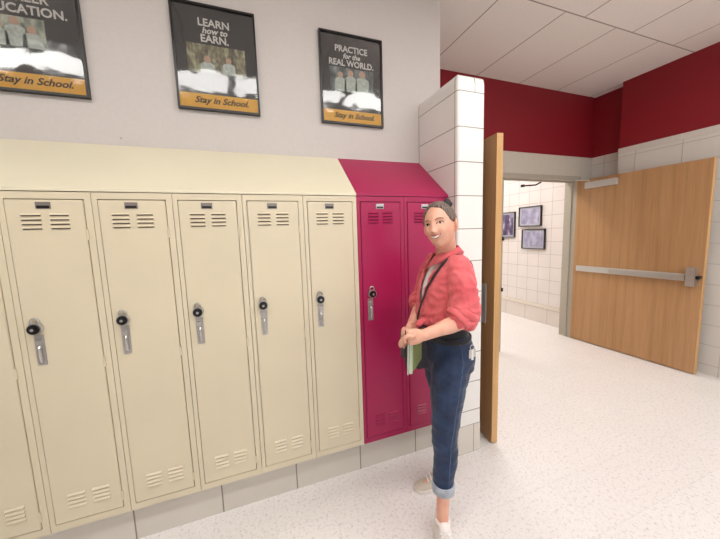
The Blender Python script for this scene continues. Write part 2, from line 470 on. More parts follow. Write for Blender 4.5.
# ------------------------------------------------------------------ ceiling lights
def troffer(x, y, label, mat, lx=1.2, ly=.56, group='ceiling light panels'):
    e = thing('ceiling_light', label, 'ceiling light', (x, y, CEIL), 0, group)
    hx, hy = lx / 2, ly / 2
    bm = B((-hx, hx, -hy, -hy + .02, -.02, 0), (-hx, hx, hy - .02, hy, -.02, 0), (-hx, -hx + .02, -hy + .02, hy - .02, -.02, 0), (hx - .02, hx, -hy + .02, hy - .02, -.02, 0))
    obj('frame', bm, M['white_plastic'], e)
    obj('diffuser', B((-hx + .02, hx - .02, -hy + .02, hy - .02, -.014, -.002)), mat, e)
for i in range(5): troffer(-1.0 + 1.25 * i, -1.42, 'lit ceiling light panel in the row just in front of the lockers', M['diffuser'], ly=.42)
for i in range(3): troffer(1.3 + 1.6 * i, -3.1, 'lit ceiling light panel in the row along the back of the hall', M['diffuser_back'])
for y in (2.3, 4.4): troffer(3.9, y, 'lit ceiling light panel in the corridor beyond the doors', M['diffuser_corr'], group='corridor light panels')

# ------------------------------------------------------------------ lockers
W = .3048; Z0, Z1 = .2032, 1.727
def make_locker(label, paintm, slitm, loc, group, platem):
    e = thing('locker', label, 'locker', loc, 0, group)
    # carcass: face frame plus sides
    bm = B((.0012, .020, .0, .33, 0, Z1 - Z0), (W - .026, W - .0012, .0, .33, 0, Z1 - Z0),
           (.020, W - .026, .0, .33, 0, .034), (.020, W - .026, .0, .33, Z1 - Z0 - .029, Z1 - Z0), (.020, W - .026, .20, .33, .034, Z1 - Z0 - .029),
           )
    obj('body', bm, paintm, e, bevel=.0015)
    # door
    dx0, dx1, dz0, dz1 = .0225, W - .029, .0375, Z1 - Z0 - .033
    bm = bmesh.new(); box(bm, dx0, dx1, -.004, .018, dz0, dz1)
    bmesh.ops.bevel(bm, geom=bm.edges[:], offset=.0022, segments=2, affect='EDGES')
    def louvers(ztop, n, dz, sh=0):
        for cx0, cx1 in ((.068 + sh, .132 + sh), (.160 + sh, .224 + sh)):
            for k in range(n):
                z = ztop - k * dz
                prism(bm, [(-.0035, z + .0045), (-.0115, z - .0035), (-.0035, z - .0035)], 'x', cx0, cx1, 0)
                box(bm, cx0 + .001, cx1 - .001, -.0052, -.003, z - .0082, z - .0034, 1)  # solid strip coloured like the shade inside a slit
    louvers(1.634 - Z0, 4, .0182)
    louvers(.372 - Z0, 4, .0195, .010)
    door = obj('door', bm, [paintm, slitm], e)
    # number plate in a small holder
    bm = B((.119, .168, -.0065, -.003, 1.656 - Z0, 1.684 - Z0))
    hd = obj('number_plate', bm, platem, door, bevel=.001)
    bm = B((.123, .164, -.0075, -.006, 1.6585 - Z0, 1.669 - Z0))
    obj('plate_slot', bm, M['black'], hd)
    # pull handle: long chrome pocket plate with slide
    bm = bmesh.new()
    box(bm, .050, .083, -.0075, -.003, .994 - Z0, 1.128 - Z0)
    bmesh.ops.bevel(bm, geom=bm.edges[:], offset=.0018, segments=2, affect='EDGES')
    box(bm, .058, .075, -.018, -.006, 1.085 - Z0, 1.108 - Z0)
    tube(bm, [(.0665, -.007, 1.083 - Z0), (.0665, -.016, 1.07 - Z0), (.0665, -.017, 1.045 - Z0), (.0665, -.014, 1.02 - Z0), (.0665, -.007, 1.008 - Z0)], [.006, .007, .007, .007, .006], 8)
    cyl(bm, (.0665, -.0075, 1.0 - Z0), (0, -1, 0), .004, .003, 10)
    obj('handle', bm, M['chrome'], e, smooth=False)
    # hinge knuckles on the right edge
    for z in (1.545, .97, .30):
        obj('hinge', B((W - .0295, W - .0225, -.006, .001, z - .022 - Z0, z + .022 - Z0)), paintm, e, bevel=.0012)
    return e
def dup(root, loc, label, group=None):
    r = root.copy(); C.objects.link(r); r.location = loc; r['label'] = label
    if group: r['group'] = group
    for ch in list(root.children):
        c = ch.copy(); C.objects.link(c); c.parent = r
        for g_ in list(ch.children):
            d = g_.copy(); C.objects.link(d); d.parent = c
            for h_ in list(g_.children):
                q = h_.copy(); C.objects.link(q); q.parent = d
    return r
names = ['cream steel locker cut off by the left edge of the picture',
         'cream steel locker, second from the left, below the orange-banded career education poster',
         'cream steel locker, third from the left, just left of the one below the learn-how-to-earn poster',
         'cream steel locker in the middle of the row, below the learn-how-to-earn poster',
         'narrow-looking cream steel locker, second from the magenta lockers',
         'cream steel locker touching the magenta lockers']
first = make_locker(names[0], M['cream'], M['slit_shade'], (-W, 0, Z0), 'cream lockers', M['plate'])
for i in range(1, 6): dup(first, (W * (i - 1), 0, Z0), names[i])
pk = make_locker('magenta steel locker nearest the cream lockers, with a padlock', M['pink'], M['slit_shade_pink'], (5 * W, 0, Z0), 'magenta lockers', M['steel'])
dup(pk, (6 * W, 0, Z0), 'magenta steel locker partly hidden behind the standing person')

# padlocks
def make_padlock(label, loc, dial):
    e = thing('padlock', label, 'padlock', loc, 0, 'combination padlocks')
    bm = bmesh.new()
    cyl(bm, (0, .003, 0), (0, -1, 0), .0245, .019, 28)
    obj('case', bm, M['chrome'], e, bevel=.002)
    bm = bmesh.new(); cyl(bm, (0, -.016, 0), (0, -1, 0), .0205, .005, 28); cyl(bm, (0, -.022, 0), (0, -1, 0), .011, .006, 18)
    dl = obj('dial', bm, dial, e, bevel=.001)
    bm = bmesh.new(); cyl(bm, (0, -.028, 0), (0, -1, 0), .006, .0015, 14); obj('dial_cap', bm, M['chrome'], dl)
    bm = bmesh.new()
    tube(bm, spline([(-.0135, -.004, .016), (-.0135, -.004, .030), (-.008, -.004, .040), (0, -.004, .0435), (.008, -.004, .040), (.0135, -.004, .030), (.0135, -.004, .016)], 4), .0038, 8)
    obj('shackle', bm, M['chrome'], e, smooth=True)
    return e
pl = [('leftmost black-dialled padlock, on the locker below the career education poster', 0),
      ('black-dialled padlock on the third cream locker from the left', 1),
      ('black-dialled padlock on the cream locker below the learn-how-to-earn poster', 2),
      ('black-dialled padlock on the cream locker second from the magenta ones', 3),
      ('black-dialled padlock on the cream locker beside the magenta ones', 4)]
p0 = make_padlock(pl[0][0], (.0635, -.009, 1.157), M['black'])
for lb, i in pl[1:]: dup(p0, (W * i + .0655, -.009, 1.157), lb)
dup(p0, (W * 5 + .075, -.009, 1.157), 'padlock on the left magenta locker')

# sloping tops
def slope(name, x0, x1, mat, label, group):
    bm = bmesh.new()
    prism(bm, [(-.004, 1.730), (-.004, 1.742), (WY - .002, 2.018), (WY - .002, 1.730)], 'x', x0, x1)
    o = obj(name, bm, mat, bevel=.002); return tag(o, label, 'locker top', group)
slope('locker_sloping_top', -3.05, 5 * W - .001, M['cream_lit'], 'long cream sloping metal hood along the tops of the cream lockers', None)
slope('locker_sloping_top', 5 * W + .001, PX0 + .001, M['pink'], 'magenta sloping metal hood on top of the magenta lockers', None)
# thin magenta filler between last locker and end wall is partly hidden by the person
tag(obj('filler_panel', B((7 * W + .001, PX0 - .001, .004, .02, Z0, Z1)), M['pink'], bevel=.0008), 'narrow magenta filler strip between the right magenta locker and the white block end wall', 'panel')

# ------------------------------------------------------------------ posters
def poster(x0, label, lines, photo, figs, px=(-.15, .15), pz=.352):
    x1, z0, z1, y = x0 + .43, 2.235, 2.790, WY - .001
    e = thing('framed_poster', label, 'poster', (x0 + .215, y, z0), 0, 'framed school posters')
    X0, X1, H = -.215, .215, z1 - z0
    f = .011
    bm = B((X0, X1, -.024, 0, 0, f), (X0, X1, -.024, 0, H - f, H), (X0, X0 + f, -.024, 0, f, H - f), (X1 - f, X1, -.024, 0, f, H - f))
    obj('frame', bm, M['frame_black'], e, bevel=.0015)
    pr = obj('print', B((X0 + f, X1 - f, -.010, -.002, f, H - f)), M['print_black'], e)
    obj('gold_band', B((X0 + f, X1 - f, -.0112, -.0102, f, .090)), M['print_gold'], pr)['label'] = 'gold band across the bottom'
    ph = obj('photo', B((px[0], px[1], -.0114, -.0102, .205, pz)), photo, pr)
    bm = bmesh.new()
    for (fx, fz, s) in figs:
        prism(bm, [(fx + s * .022 * math.cos(a * PI / 6), fz + .045 * s + s * .024 * math.sin(a * PI / 6)) for a in range(12)], 'y', -.0124, -.0116, 0)
        prism(bm, [(fx - s * .05, .206), (fx + s * .05, .206), (fx + s * .045, fz + .01 * s), (fx + s * .02, fz + .025 * s), (fx - s * .02, fz + .025 * s), (fx - s * .045, fz + .01 * s)], 'y', -.0124, -.0116, 1)
    obj('pictured_people', bm, [paint('pictured_skin', srgb(196, 160, 136), .6, .05, 0), paint('pictured_clothes', srgb(200, 208, 198), .6, .12, 0, 60)], pr)
    for body, size, z, sh, cx, xs in lines:
        obj('lettering', text_bm(body, size, (cx, -.0106, z - z0), .0008, sh, .0013, xs), M['print_text'] if z > 2.4 else M['print_dark'], pr)
    obj('glazing', B((X0 + f, X1 - f, -.0165, -.0145, f, H - f)), M['glazing'], e)
    return e
low = ('Stay in School.', .046, 2.291, .35, .01, 1.05)
poster(-.20, 'framed black and gold poster lettered career education, leftmost on the wall',
       [('CAREER', .056, 2.662, 0, -.005, 1.0), ('EDUCATION.', .056, 2.607, 0, -.005, 1.0), low],
       photo_mat('poster_photo_room', [(.3, srgb(70, 78, 66)), (.5, srgb(150, 158, 142)), (.65, srgb(206, 206, 190))], 22, 1.3), [(-.10, .26, .7), (-.04, .28, .8), (.02, .25, .8)], (-.15, .07), .338)
poster(.62, 'framed black and gold poster lettered learn how to earn, middle of the three',
       [('LEARN', .054, 2.700, 0, -.004, 1.0), ('how to', .044, 2.660, .25, -.002, 1), ('EARN.', .054, 2.618, 0, -.004, .98), low],
       photo_mat('poster_photo_work', [(.3, srgb(56, 52, 40)), (.5, srgb(120, 112, 88)), (.7, srgb(190, 190, 150))], 30, 4.1), [(-.05, .24, .8), (.06, .25, .7)])
poster(1.427, 'framed black and gold poster lettered practice for the real world, nearest the magenta lockers',
       [('PRACTICE', .052, 2.700, 0, .0, .95), ('for the', .042, 2.658, .25, .0, 1), ('REAL WORLD.', .052, 2.615, 0, .0, .92), low],
       photo_mat('poster_photo_class', [(.3, srgb(44, 50, 50)), (.5, srgb(92, 100, 98)), (.7, srgb(150, 160, 155))], 26, 7.7), [(-.08, .27, .8), (-.01, .28, .9), (.07, .28, 1.0)])

# small screw in the wall above the cream hood
bm = bmesh.new(); cyl(bm, (.335, WY, 2.058), (0, -1, 0), .005, .006, 12)
tag(obj('wall_screw', bm, M['chrome']), 'small screw head in the plaster between the left and middle posters, above the cream hood', 'screw')

# ------------------------------------------------------------------ corridor pictures
def picture(y0, y1, z0, z1, label, stops, seed):
    yc, zc = (y0 + y1) / 2, (z0 + z1) / 2; hy, hz = (y1 - y0) / 2, (z1 - z0) / 2
    e = thing('framed_picture', label, 'picture', (5.309, yc, zc), 0, 'corridor pictures')
    f = .009; d = -.035
    bm = B((d, 0, -hy, hy, -hz, -hz + f), (d, 0, -hy, hy, hz - f, hz), (d, 0, -hy, -hy + f, -hz + f, hz - f), (d, 0, hy - f, hy, -hz + f, hz - f))
    obj('frame', bm, M['frame_black'], e, bevel=.002)
    obj('mat_board', B((-.018, -.002, -hy + f, hy - f, -hz + f, hz - f)), paint('mat_board', srgb(176, 176, 190), .7, .02, 0), e)
    obj('print', B((-.0195, -.0182, -hy + f + .03, hy - f - .03, -hz + f + .03, hz - f - .03)), photo_mat('corridor_print', stops, 12, seed), e)
S1 = [(.35, srgb(136, 132, 156)), (.5, srgb(160, 156, 184)), (.65, srgb(186, 182, 202))]
picture(1.87, 2.285, 1.565, 1.885, 'upper of the two landscape framed pictures on the corridor block wall', S1, 2.2)
picture(1.795, 2.215, 1.195, 1.515, 'lower of the two landscape framed pictures on the corridor block wall', S1, 5.2)
picture(2.37, 2.80, 1.385, 1.825, 'framed picture of dark shapes on the corridor wall, left of the stacked pair', [(.4, srgb(60, 44, 70)), (.55, srgb(110, 96, 130)), (.65, srgb(180, 172, 196))], 9.1)

# ------------------------------------------------------------------ door leaves
def leaf(label, hinge, ang, L=1.235, T=.045, hand=1):
    # local: x runs from hinge to free edge, +y = push side (corridor face) when hand=+1
    e = thing('door_leaf', label, 'door', (hinge[0], hinge[1], 0), ang, 'double door leaves')
    H0, H1 = .012, 2.12
    s = hand
    ya, yb = (0, T * s) if s > 0 else (T * s, 0)
    bm = B((.0, L, ya, yb, H0, H1)); obj('panel', bm, [M['oak']], e, bevel=.0015)
    obj('edge_band', B((L, L + .004, ya, yb, H0, H1)), M['oak_edge'], e)['label'] = 'paler wooden edge strip'
    return e, s, (yb if s > 0 else ya), (ya if s > 0 else yb)
# right leaf, folded back against the right wall, corridor face toward the room
e, s, f, bk = leaf('wide oak veneer door leaf with push bar, folded back against the right wall', (5.062, 1.150), -PI / 2 + .012, hand=-1)
# push face is local -y  (world -x)
bm = bmesh.new()
def fb(bm, x0, x1, d0, d1, z0, z1, mi=0):     # box on the push face
    y0, y1 = f - d1, f - d0
    box(bm, x0, x1, y0, y1, z0, z1, mi)
fb(bm, .05, 1.135, 0, .022, .945, 1.015); obj('push_bar_housing', bm, M['steel'], e, bevel=.003)
bm = bmesh.new(); fb(bm, .45, 1.125, .022, .052, .955, 1.005); obj('push_bar', bm, M['chrome'], e, bevel=.008)
bm = bmesh.new(); fb(bm, 1.135, 1.200, 0, .062, .900, 1.085); obj('latch_case', bm, M['chrome'], e, bevel=.008)
bm = bmesh.new(); cyl(bm, (1.215, f - .0, .99), (0, -1, 0), .018, .045, 20); fb(bm, 1.200, 1.228, 0, .02, .975, 1.005); obj('latch_bolt', bm, M['black'], e)
bm = bmesh.new(); fb(bm, .13, .47, 0, .055, 2.000, 2.075); obj('door_closer', bm, M['alu'], e, bevel=.004)
bm = bmesh.new(); tube(bm, [(.17, f - .04, 2.08), (.17, f - .05, 2.10), (.05, f - .09, 2.118)], .009, 8); obj('closer_arm', bm, M['alu'], e)
for z in (.25, 1.06, 1.87):
    bm = bmesh.new(); cyl(bm, (-.006, bk + (.006), z - .055), (0, 0, 1), .008, .11, 12); obj('hinge', bm, M['steel'], e)
# left leaf, opened past square behind the end wall
e, s, f, bk = leaf('oak door leaf seen edge-on beside the white block end wall', (2.612, 1.150), -PI / 2 - .13, L=1.25, hand=1)
# local +y is world +x : push side; room side is local y=0
bm = bmesh.new(); box(bm, 1.06, 1.17, -.006, 0, .86, 1.14); obj('pull_plate', bm, M['steel'], e, bevel=.002)
bm = bmesh.new(); tube(bm, [(1.11, -.006, .92), (1.11, -.045, .92), (1.11, -.05, .94), (1.11, -.05, 1.12), (1.11, -.045, 1.14), (1.11, -.006, 1.14)], .010, 10); obj('pull_handle', bm, M['black'], e, smooth=True)
bm = bmesh.new(); box(bm, .05, 1.10, .045, .067, .945, 1.015); obj('push_bar_housing', bm, M['steel'], e, bevel=.003)
bm = bmesh.new(); box(bm, .40, 1.085, .067, .085, .955, 1.005); obj('push_bar', bm, M['chrome'], e, bevel=.006)
for z in (.25, 1.06, 1.87):
    bm = bmesh.new(); cyl(bm, (-.006, -.002, z - .055), (0, 0, 1), .008, .11, 12); obj('hinge', bm, M['steel'], e)
# closer arm left on the frame head inside the opening
bm = bmesh.new(); tube(bm, [(4.52, FY + .10, 2.112), (4.50, FY + .16, 2.085), (4.32, FY + .20, 2.075)], .010, 8); cyl(bm, (4.32, FY + .20, 2.06), (0, 0, 1), .025, .03, 16)
tag(obj('door_holder', bm, M['black']), 'small dark hold-open arm under the door frame head', 'door hardware')
# ------------------------------------------------------------------ the standing person
PO = Vector((1.80, -.38, 0))
person = thing('person', 'smiling person in a coral shirt and cuffed jeans standing against the magenta lockers', 'person', PO)
def V3(*a): return Vector(a)
def remesh(bm, voxel, smooth=4, factor=.5):
    bmesh.ops.recalc_face_normals(bm, faces=bm.faces)
    me = bpy.data.meshes.new('tmp'); bm.to_mesh(me); bm.free()
    o = bpy.data.objects.new('tmp', me); C.objects.link(o)
    md = o.modifiers.new('r', 'REMESH'); md.mode = 'VOXEL'; md.voxel_size = voxel; md.adaptivity = 0
    if smooth:
        sm = o.modifiers.new('s', 'SMOOTH'); sm.iterations = smooth; sm.factor = factor
    dg = bpy.context.evaluated_depsgraph_get(); dg.update()
    out = bpy.data.meshes.new_from_object(o.evaluated_get(dg))
    bpy.data.objects.remove(o); bpy.data.meshes.remove(me)
    b = bmesh.new(); b.from_mesh(out); bpy.data.meshes.remove(out)
    return b
def part(name, bm, mat, parent=person, label=None, smooth=True, bevel=0):
    base = PO
    for v in bm.verts: v.co -= base
    o = obj(name, bm, mat, parent, smooth=smooth, bevel=bevel)
    if label: o['label'] = label
    return o
def limb(bm, pts, rad, n=16, sub=5):
    # smooth tapered limb; rad entries are r or (ru, rv)
    P = spline(pts, sub); k = len(rad); rr = []
    for i in range(len(P)):
        x = i / sub; a = min(int(x), k - 1); b = min(a + 1, k - 1); f = x - a; f = f * f * (3 - 2 * f)
        A = rad[a] if isinstance(rad[a], tuple) else (rad[a], rad[a]); Bq = rad[b] if isinstance(rad[b], tuple) else (rad[b], rad[b])
        rr.append((A[0] * (1 - f) + Bq[0] * f, A[1] * (1 - f) + Bq[1] * f))
    P, F = frames(P); R = []
    t0, u0, v0 = F[0]; a, b = rr[0]
    for q in (.3, .75): s_ = math.sqrt(1 - (1 - q) ** 2); R.append(circ(P[0] - t0 * min(a, b) * (1 - q), u0, v0, a * s_, b * s_, n))
    for p, (t_, u, v), (a, b) in zip(P, F, rr): R.append(circ(p, u, v, a, b, n))
    t0, u0, v0 = F[-1]; a, b = rr[-1]
    for q in (.75, .3): s_ = math.sqrt(1 - (1 - q) ** 2); R.append(circ(P[-1] + t0 * min(a, b) * (1 - q), u0, v0, a * s_, b * s_, n))
    rings(bm, R)
# body axes: the body faces along the lockers, to the left in the picture
def axes(deg):
    a = math.radians(deg); Fd = V3(math.sin(a), -math.cos(a), 0); return Fd, V3(-Fd.y, Fd.x, 0)
BF, BL = axes(-100)       # front, left
def bp(c, f=0, l=0, z=0): return Vector(c) + BF * f + BL * l + V3(0, 0, z)
def torso(bm, rows, n=32, p=2.3):
    # rows: (z, cx, cy, half width, half depth, forward shift)
    R = []
    for z, cx, cy, hw, hd, fs in rows:
        c = V3(cx, cy, z) + BF * fs; R.append(circ(c, BL, BF, hw * .95, hd, n, p))
    rings(bm, R)
PELV = (1.862, -.365)
# joints
hipL, hipR = bp((1.862, -.365, .86), 0, .078), bp((1.862, -.365, .86), 0, -.078)
kneeL, ankL_ = V3(1.782, -.470, .47), V3(1.736, -.515, .105)
kneeR, ankR_ = V3(1.945, -.285, .48), V3(1.935, -.240, .085)
shL, shR = V3(1.848, -.500, 1.345), V3(1.890, -.225, 1.345)
elL, wrL = V3(1.822, -.555, 1.105), V3(1.618, -.545, 1.063)
elR, wrR = V3(1.84, -.175, 1.10), V3(1.675, -.335, 1.035)
neck0 = V3(1.862, -.372, 1.36); HC = V3(1.800, -.410, 1.537)

# --- head in local coordinates: face toward -y, +x its left, centre at mid-height
HA = math.radians(-57)
HR = Matrix.Rotation(HA, 3, 'Z') @ Matrix.Rotation(math.radians(-9), 3, 'Y') @ Matrix.Rotation(math.radians(4), 3, 'X')
def g2(x, z, x0, z0, sx, sz): return math.exp(-((x - x0) / sx) ** 2 - ((z - z0) / sz) ** 2)
def head_pt(d):
    x, y, z = d.x * .069, d.y * .090, d.z * .109
    # jaw narrowing and flatter face
    if z < 0:
        k = min(1, -z / .108); x *= 1 - .24 * k ** 2
        if y > 0: y *= 1 - .35 * k
    if y < 0:
        y *= 1 - .06 * max(0, 1 - abs(d.z)) ; y -= .006 * max(0, -z / .108)
    else:
        y += .008 * math.exp(-((z - .02) / .06) ** 2)
    if z < -.05 and y < 0: y -= .010 * g2(x, z, 0, -.090, .030, .022)
    if d.y < 0:
        y -= .010 * g2(x, z, 0, .000, .0085, .026)
        y -= .017 * g2(x, z, 0, -.018, .0105, .011)
        y -= .006 * (g2(x, z, .011, -.023, .006, .007) + g2(x, z, -.011, -.023, .006, .007))
        y += .009 * (g2(x, z, .030, .016, .016, .012) + g2(x, z, -.030, .016, .016, .012))
        y -= .004 * (g2(x, z, .030, .034, .022, .007) + g2(x, z, -.030, .034, .022, .007))
        y -= .008 * (g2(x, z, .037, -.018, .018, .016) + g2(x, z, -.037, -.018, .018, .016))
        y -= .003 * g2(x, z, 0, -.042, .024, .014)
        y += .004 * g2(x, z, 0, -.064, .020, .007)
    return V3(x, y, z)
def head_bm(n=72, k=56, fn=None):
    bm = bmesh.new(); R = []
    for i in range(1, k):
        a = PI * i / k - PI / 2
        R.append([(fn or head_pt)(V3(math.cos(a) * math.cos(2 * PI * j / n), math.cos(a) * math.sin(2 * PI * j / n), math.sin(a))) for j in range(n)])
    rings(bm, R); return bm
_hb = head_bm(); HV = [v.co.copy() for v in _hb.verts]; _hb.free()
def face_y(x, z):
    c = sorted((v for v in HV if v.y < 0), key=lambda v: (v.x - x) ** 2 + (v.z - z) ** 2)[:4]
    return sum(v.y for v in c) / 4
def H(p): return HC + HR @ Vector(p)
def place(bm):
    for v in bm.verts: v.co = H(v.co)
    return bm
body = bmesh.new()
hb = place(head_bm()); merge(body, hb)
for sx in (1, -1):     # ears
    eb = bmesh.new()
    ellipsoid(eb, (sx * .075, .010, -.004), (.009, .018, .031), Matrix.Rotation(sx * .35, 3, 'Z') @ Matrix.Rotation(-.15, 3, 'X'))
    ellipsoid(eb, (sx * .072, .004, -.028), (.006, .009, .010))
    merge(body, place(eb))
limb(body, [H((0, .030, -.030)), H((0, .028, -.075)), neck0 + V3(0, 0, .035), neck0 + V3(.004, 0, -.03)], [.052, .050, .050, .062])
# trunk
tb = bmesh.new()
torso(tb, [(.80, 1.862, -.365, .150, .095, 0), (.88, 1.864, -.365, .160, .105, -.01), (.97, 1.860, -.366, .132, .092, 0), (1.05, 1.862, -.366, .118, .088, .002),
           (1.15, 1.868, -.366, .130, .098, .006), (1.25, 1.872, -.366, .140, .092, .004), (1.32, 1.876, -.366, .130, .070, 0), (1.365, 1.876, -.366, .075, .052, 0)])
merge(body, tb)
for s, a, e_, w_ in ((1, shL, elL, wrL), (-1, shR, elR, wrR)):
    limb(body, [a - BL * s * .02 - V3(0, 0, .02), (a + e_) / 2 + BF * -.004, e_], [.036, .036, .034])
    limb(body, [e_, e_.lerp(w_, .3), e_.lerp(w_, .75), w_], [.036, .037, .028, (.022, .026)])
for h_, k_, a_ in ((hipL, kneeL, ankL_), (hipR, kneeR, ankR_)):
    limb(body, [h_, h_.lerp(k_, .5) + BF * .012, k_], [.074, .060, .044])
    limb(body, [k_, k_.lerp(a_, .35) - BF * .006, k_.lerp(a_, .8), a_, a_ + V3(0, 0, -.035)], [.042, .043, .031, .029, .031])
fdL, fdR = V3(-.34, -.94, 0).normalized(), V3(-.985, .05, 0).normalized()
for a_, d_ in ((ankL_, fdL), (ankR_, fdR)):
    g0 = V3(a_.x, a_.y, .045)
    limb(body, [g0 - d_ * .02, g0 + d_ * .06 + V3(0, 0, -.005), g0 + d_ * .13 + V3(0, 0, -.018)], [.024, .024, .014])
# hands: palm plus five fingers closed over the notebook's top edge
NB = V3(1.560, -.520, 1.052)     # middle of the grip
def hand(bm, wr, palm_end, side, spread, down, fwd):
    # side: unit vector across the palm; fingers run forward then bend down
    pd = (palm_end - wr).normalized()
    limb(bm, [wr, wr.lerp(palm_end, .5), palm_end], [(.021, .025), (.020, .036), (.017, .036)], 14) if abs(pd.z) < .9 else None
    for i, (ln, off) in enumerate(((.9, -.030), (1.0, -.010), (.95, .010), (.78, .028))):
        a = palm_end + side * off - V3(0, 0, .002)
        b = a + fwd * .022 * ln + V3(0, 0, .004)
        c = b + fwd * .012 * ln + down * .020 * ln
        d = c + down * .020 * ln - fwd * .006
        limb(bm, [a - fwd * .012, a, b, c, d], [.0095, .0092, .0088, .0082, .0070], 10, 3)
    # thumb leaves the side of the palm near its base
    a = wr.lerp(palm_end, .35) + side * -.026
    b = a + side * -.012 + fwd * .026 + down * .010
    c = b + fwd * .022 + down * .016
    limb(bm, [a - fwd * .01, a, b, c, c + down * .012], [.012, .0115, .0105, .0095, .0078], 10, 3)
lf = V3(-.97, .24, -.05).normalized(); ls = V3(-.20, -.80, -.55).normalized()
hand(body, wrL, wrL + V3(-.062, .014, -.006), V3(.12, .62, -.42).normalized() * -1, 1, V3(-.10, .25, -1).normalized(), lf)
rf = V3(-.62, -.78, 0).normalized()
hand(body, wrR, wrR + rf * .058, V3(-.55, .80, .10).normalized(), 1, V3(-.15, -.05, -1).normalized(), rf)
bodym = remesh(body, .0036, 2, .5)
part('body', bodym, M['skin'])

# eyes, brows, mouth
for sx in (1, -1):
    ex, ez = sx * .0300, .014
    ey = face_y(ex, ez)
    bm = bmesh.new(); ellipsoid(bm, (ex, ey + .004, ez), (.0125, .0075, .0052)); eye = part('eye', place(bm), M['eyewhite'])
    bm = bmesh.new(); ellipsoid(bm, (ex - .001, ey - .0015, ez), (.0054, .0030, .0050)); part('iris', place(bm), M['iris'], eye)
    bm = bmesh.new(); tube(bm, spline([(ex - .014, face_y(ex - .014, ez) - .001, ez - .001), (ex - .006, ey - .003, ez + .0055), (ex + .004, ey - .003, ez + .0058), (ex + .014, face_y(ex + .014, ez) - .001, ez + .000)], 4), .0017, 8); part('eyelash', place(bm), M['iris'], eye)
    bm = bmesh.new(); P = spline([(sx * .014, face_y(sx * .014, .032) - .0012, .0320), (sx * .030, face_y(sx * .030, .036) - .0008, .0360), (sx * .046, face_y(sx * .046, .032) + .0005, .0315)], 6)
    tube(bm, P, [.0012 + .0016 * math.sin(PI * (i + 2) / (len(P) + 3)) for i in range(len(P))], 8); part('eyebrow', place(bm), M['brow'])
def arc(zf, n=13, hw=.0280):
    return [(x, face_y(x, zf(x)) , zf(x)) for x in [hw * (2 * i / (n - 1) - 1) for i in range(n)]]
up_ = arc(lambda x: -.0400 + .0065 * (x / .0280) ** 2)
lo_ = arc(lambda x: -.0520 + .0185 * (x / .0280) ** 2)
bm = bmesh.new()
ra, rb = [], []
for a, b in zip(up_, lo_):
    yy = min(a[1], b[1]) - .0010
    ra.append(bm.verts.new((a[0], yy, a[2]))); rb.append(bm.verts.new((b[0], yy, b[2] - .0004)))
for i in range(len(ra) - 1): bm.faces.new((ra[i], ra[i + 1], rb[i + 1], rb[i]))
ex_ = bmesh.ops.extrude_face_region(bm, geom=bm.faces[:])
for v in [q for q in ex_['geom'] if isinstance(q, bmesh.types.BMVert)]: v.co.y += .006
part('teeth', place(bm), M['tooth'])
for nm, A, r_ in (('upper_lip', up_, .0026), ('lower_lip', lo_, .0034)):
    bm = bmesh.new(); tube(bm, [(a[0], a[1] - .0005, a[2]) for a in A], [r_ * (.35 + .65 * math.sin(PI * (i + .5) / len(A))) for i in range(len(A))], 8, round_ends=True)
    part('lip', place(bm), M['lip'])

# hair pulled back into a small bun
def hair_pt(d):
    p = head_pt(d)
    s = p.z * .62 + p.y * .85 + .004 * math.sin(p.x * 120)
    s += .030 * (abs(p.x) / .07) ** 2 * max(0, min(1, (p.z + .01) / .03))
    k = (s - .006) / .018; k = max(0, min(1, k)); k = k * k * (3 - 2 * k)
    off = -.012 * (1 - k) + .010 * k + (.0016 * noise.noise(V3(p.x * 60, p.y * 20, p.z * 40))) * k
    nrm = V3(p.x / .071 ** 2, p.y / .093 ** 2, p.z / .108 ** 2).normalized()
    return p + nrm * off
part('hair', place(head_bm(72, 56, hair_pt)), M['hair'], label='brown hair pulled back from the face')
bm = bmesh.new(); bc = V3(.030, .055, .100)
ellipsoid(bm, bc, (.024, .024, .024), Matrix.Rotation(.7, 3, 'X'), 24, 14)
for v in bm.verts:
    a = math.atan2(v.co.x - bc.x, v.co.z - bc.z); v.co += (v.co - bc) * .08 * math.sin(a * 3 + 40 * (v.co - bc).length)
part('hair_bun', place(bm), M['hair_dark'], label='dark small bun')
bm = bmesh.new(); tube(bm, [(bc.x + .021 * math.cos(a), bc.y - .006 + .018 * math.sin(a), bc.z - .008 + .010 * math.sin(a)) for a in [2 * PI * i / 20 for i in range(20)]], .009, 8, closed=True)
part('hair_tie', place(bm), M['black'], label='black hair tie')

# --- clothes
def wrinkle(bm, amp, sc, seed, stretch=(1, 1, 1.6), mask=None):
    bm.normal_update()
    for v in bm.verts:
        p = V3(v.co.x * stretch[0], v.co.y * stretch[1], v.co.z * stretch[2]) * sc + V3(seed, seed, seed)
        d = 1 - abs(noise.noise(p)) * 2.2
        k = mask(v.co) if mask else 1
        v.co += v.normal * amp * d * k
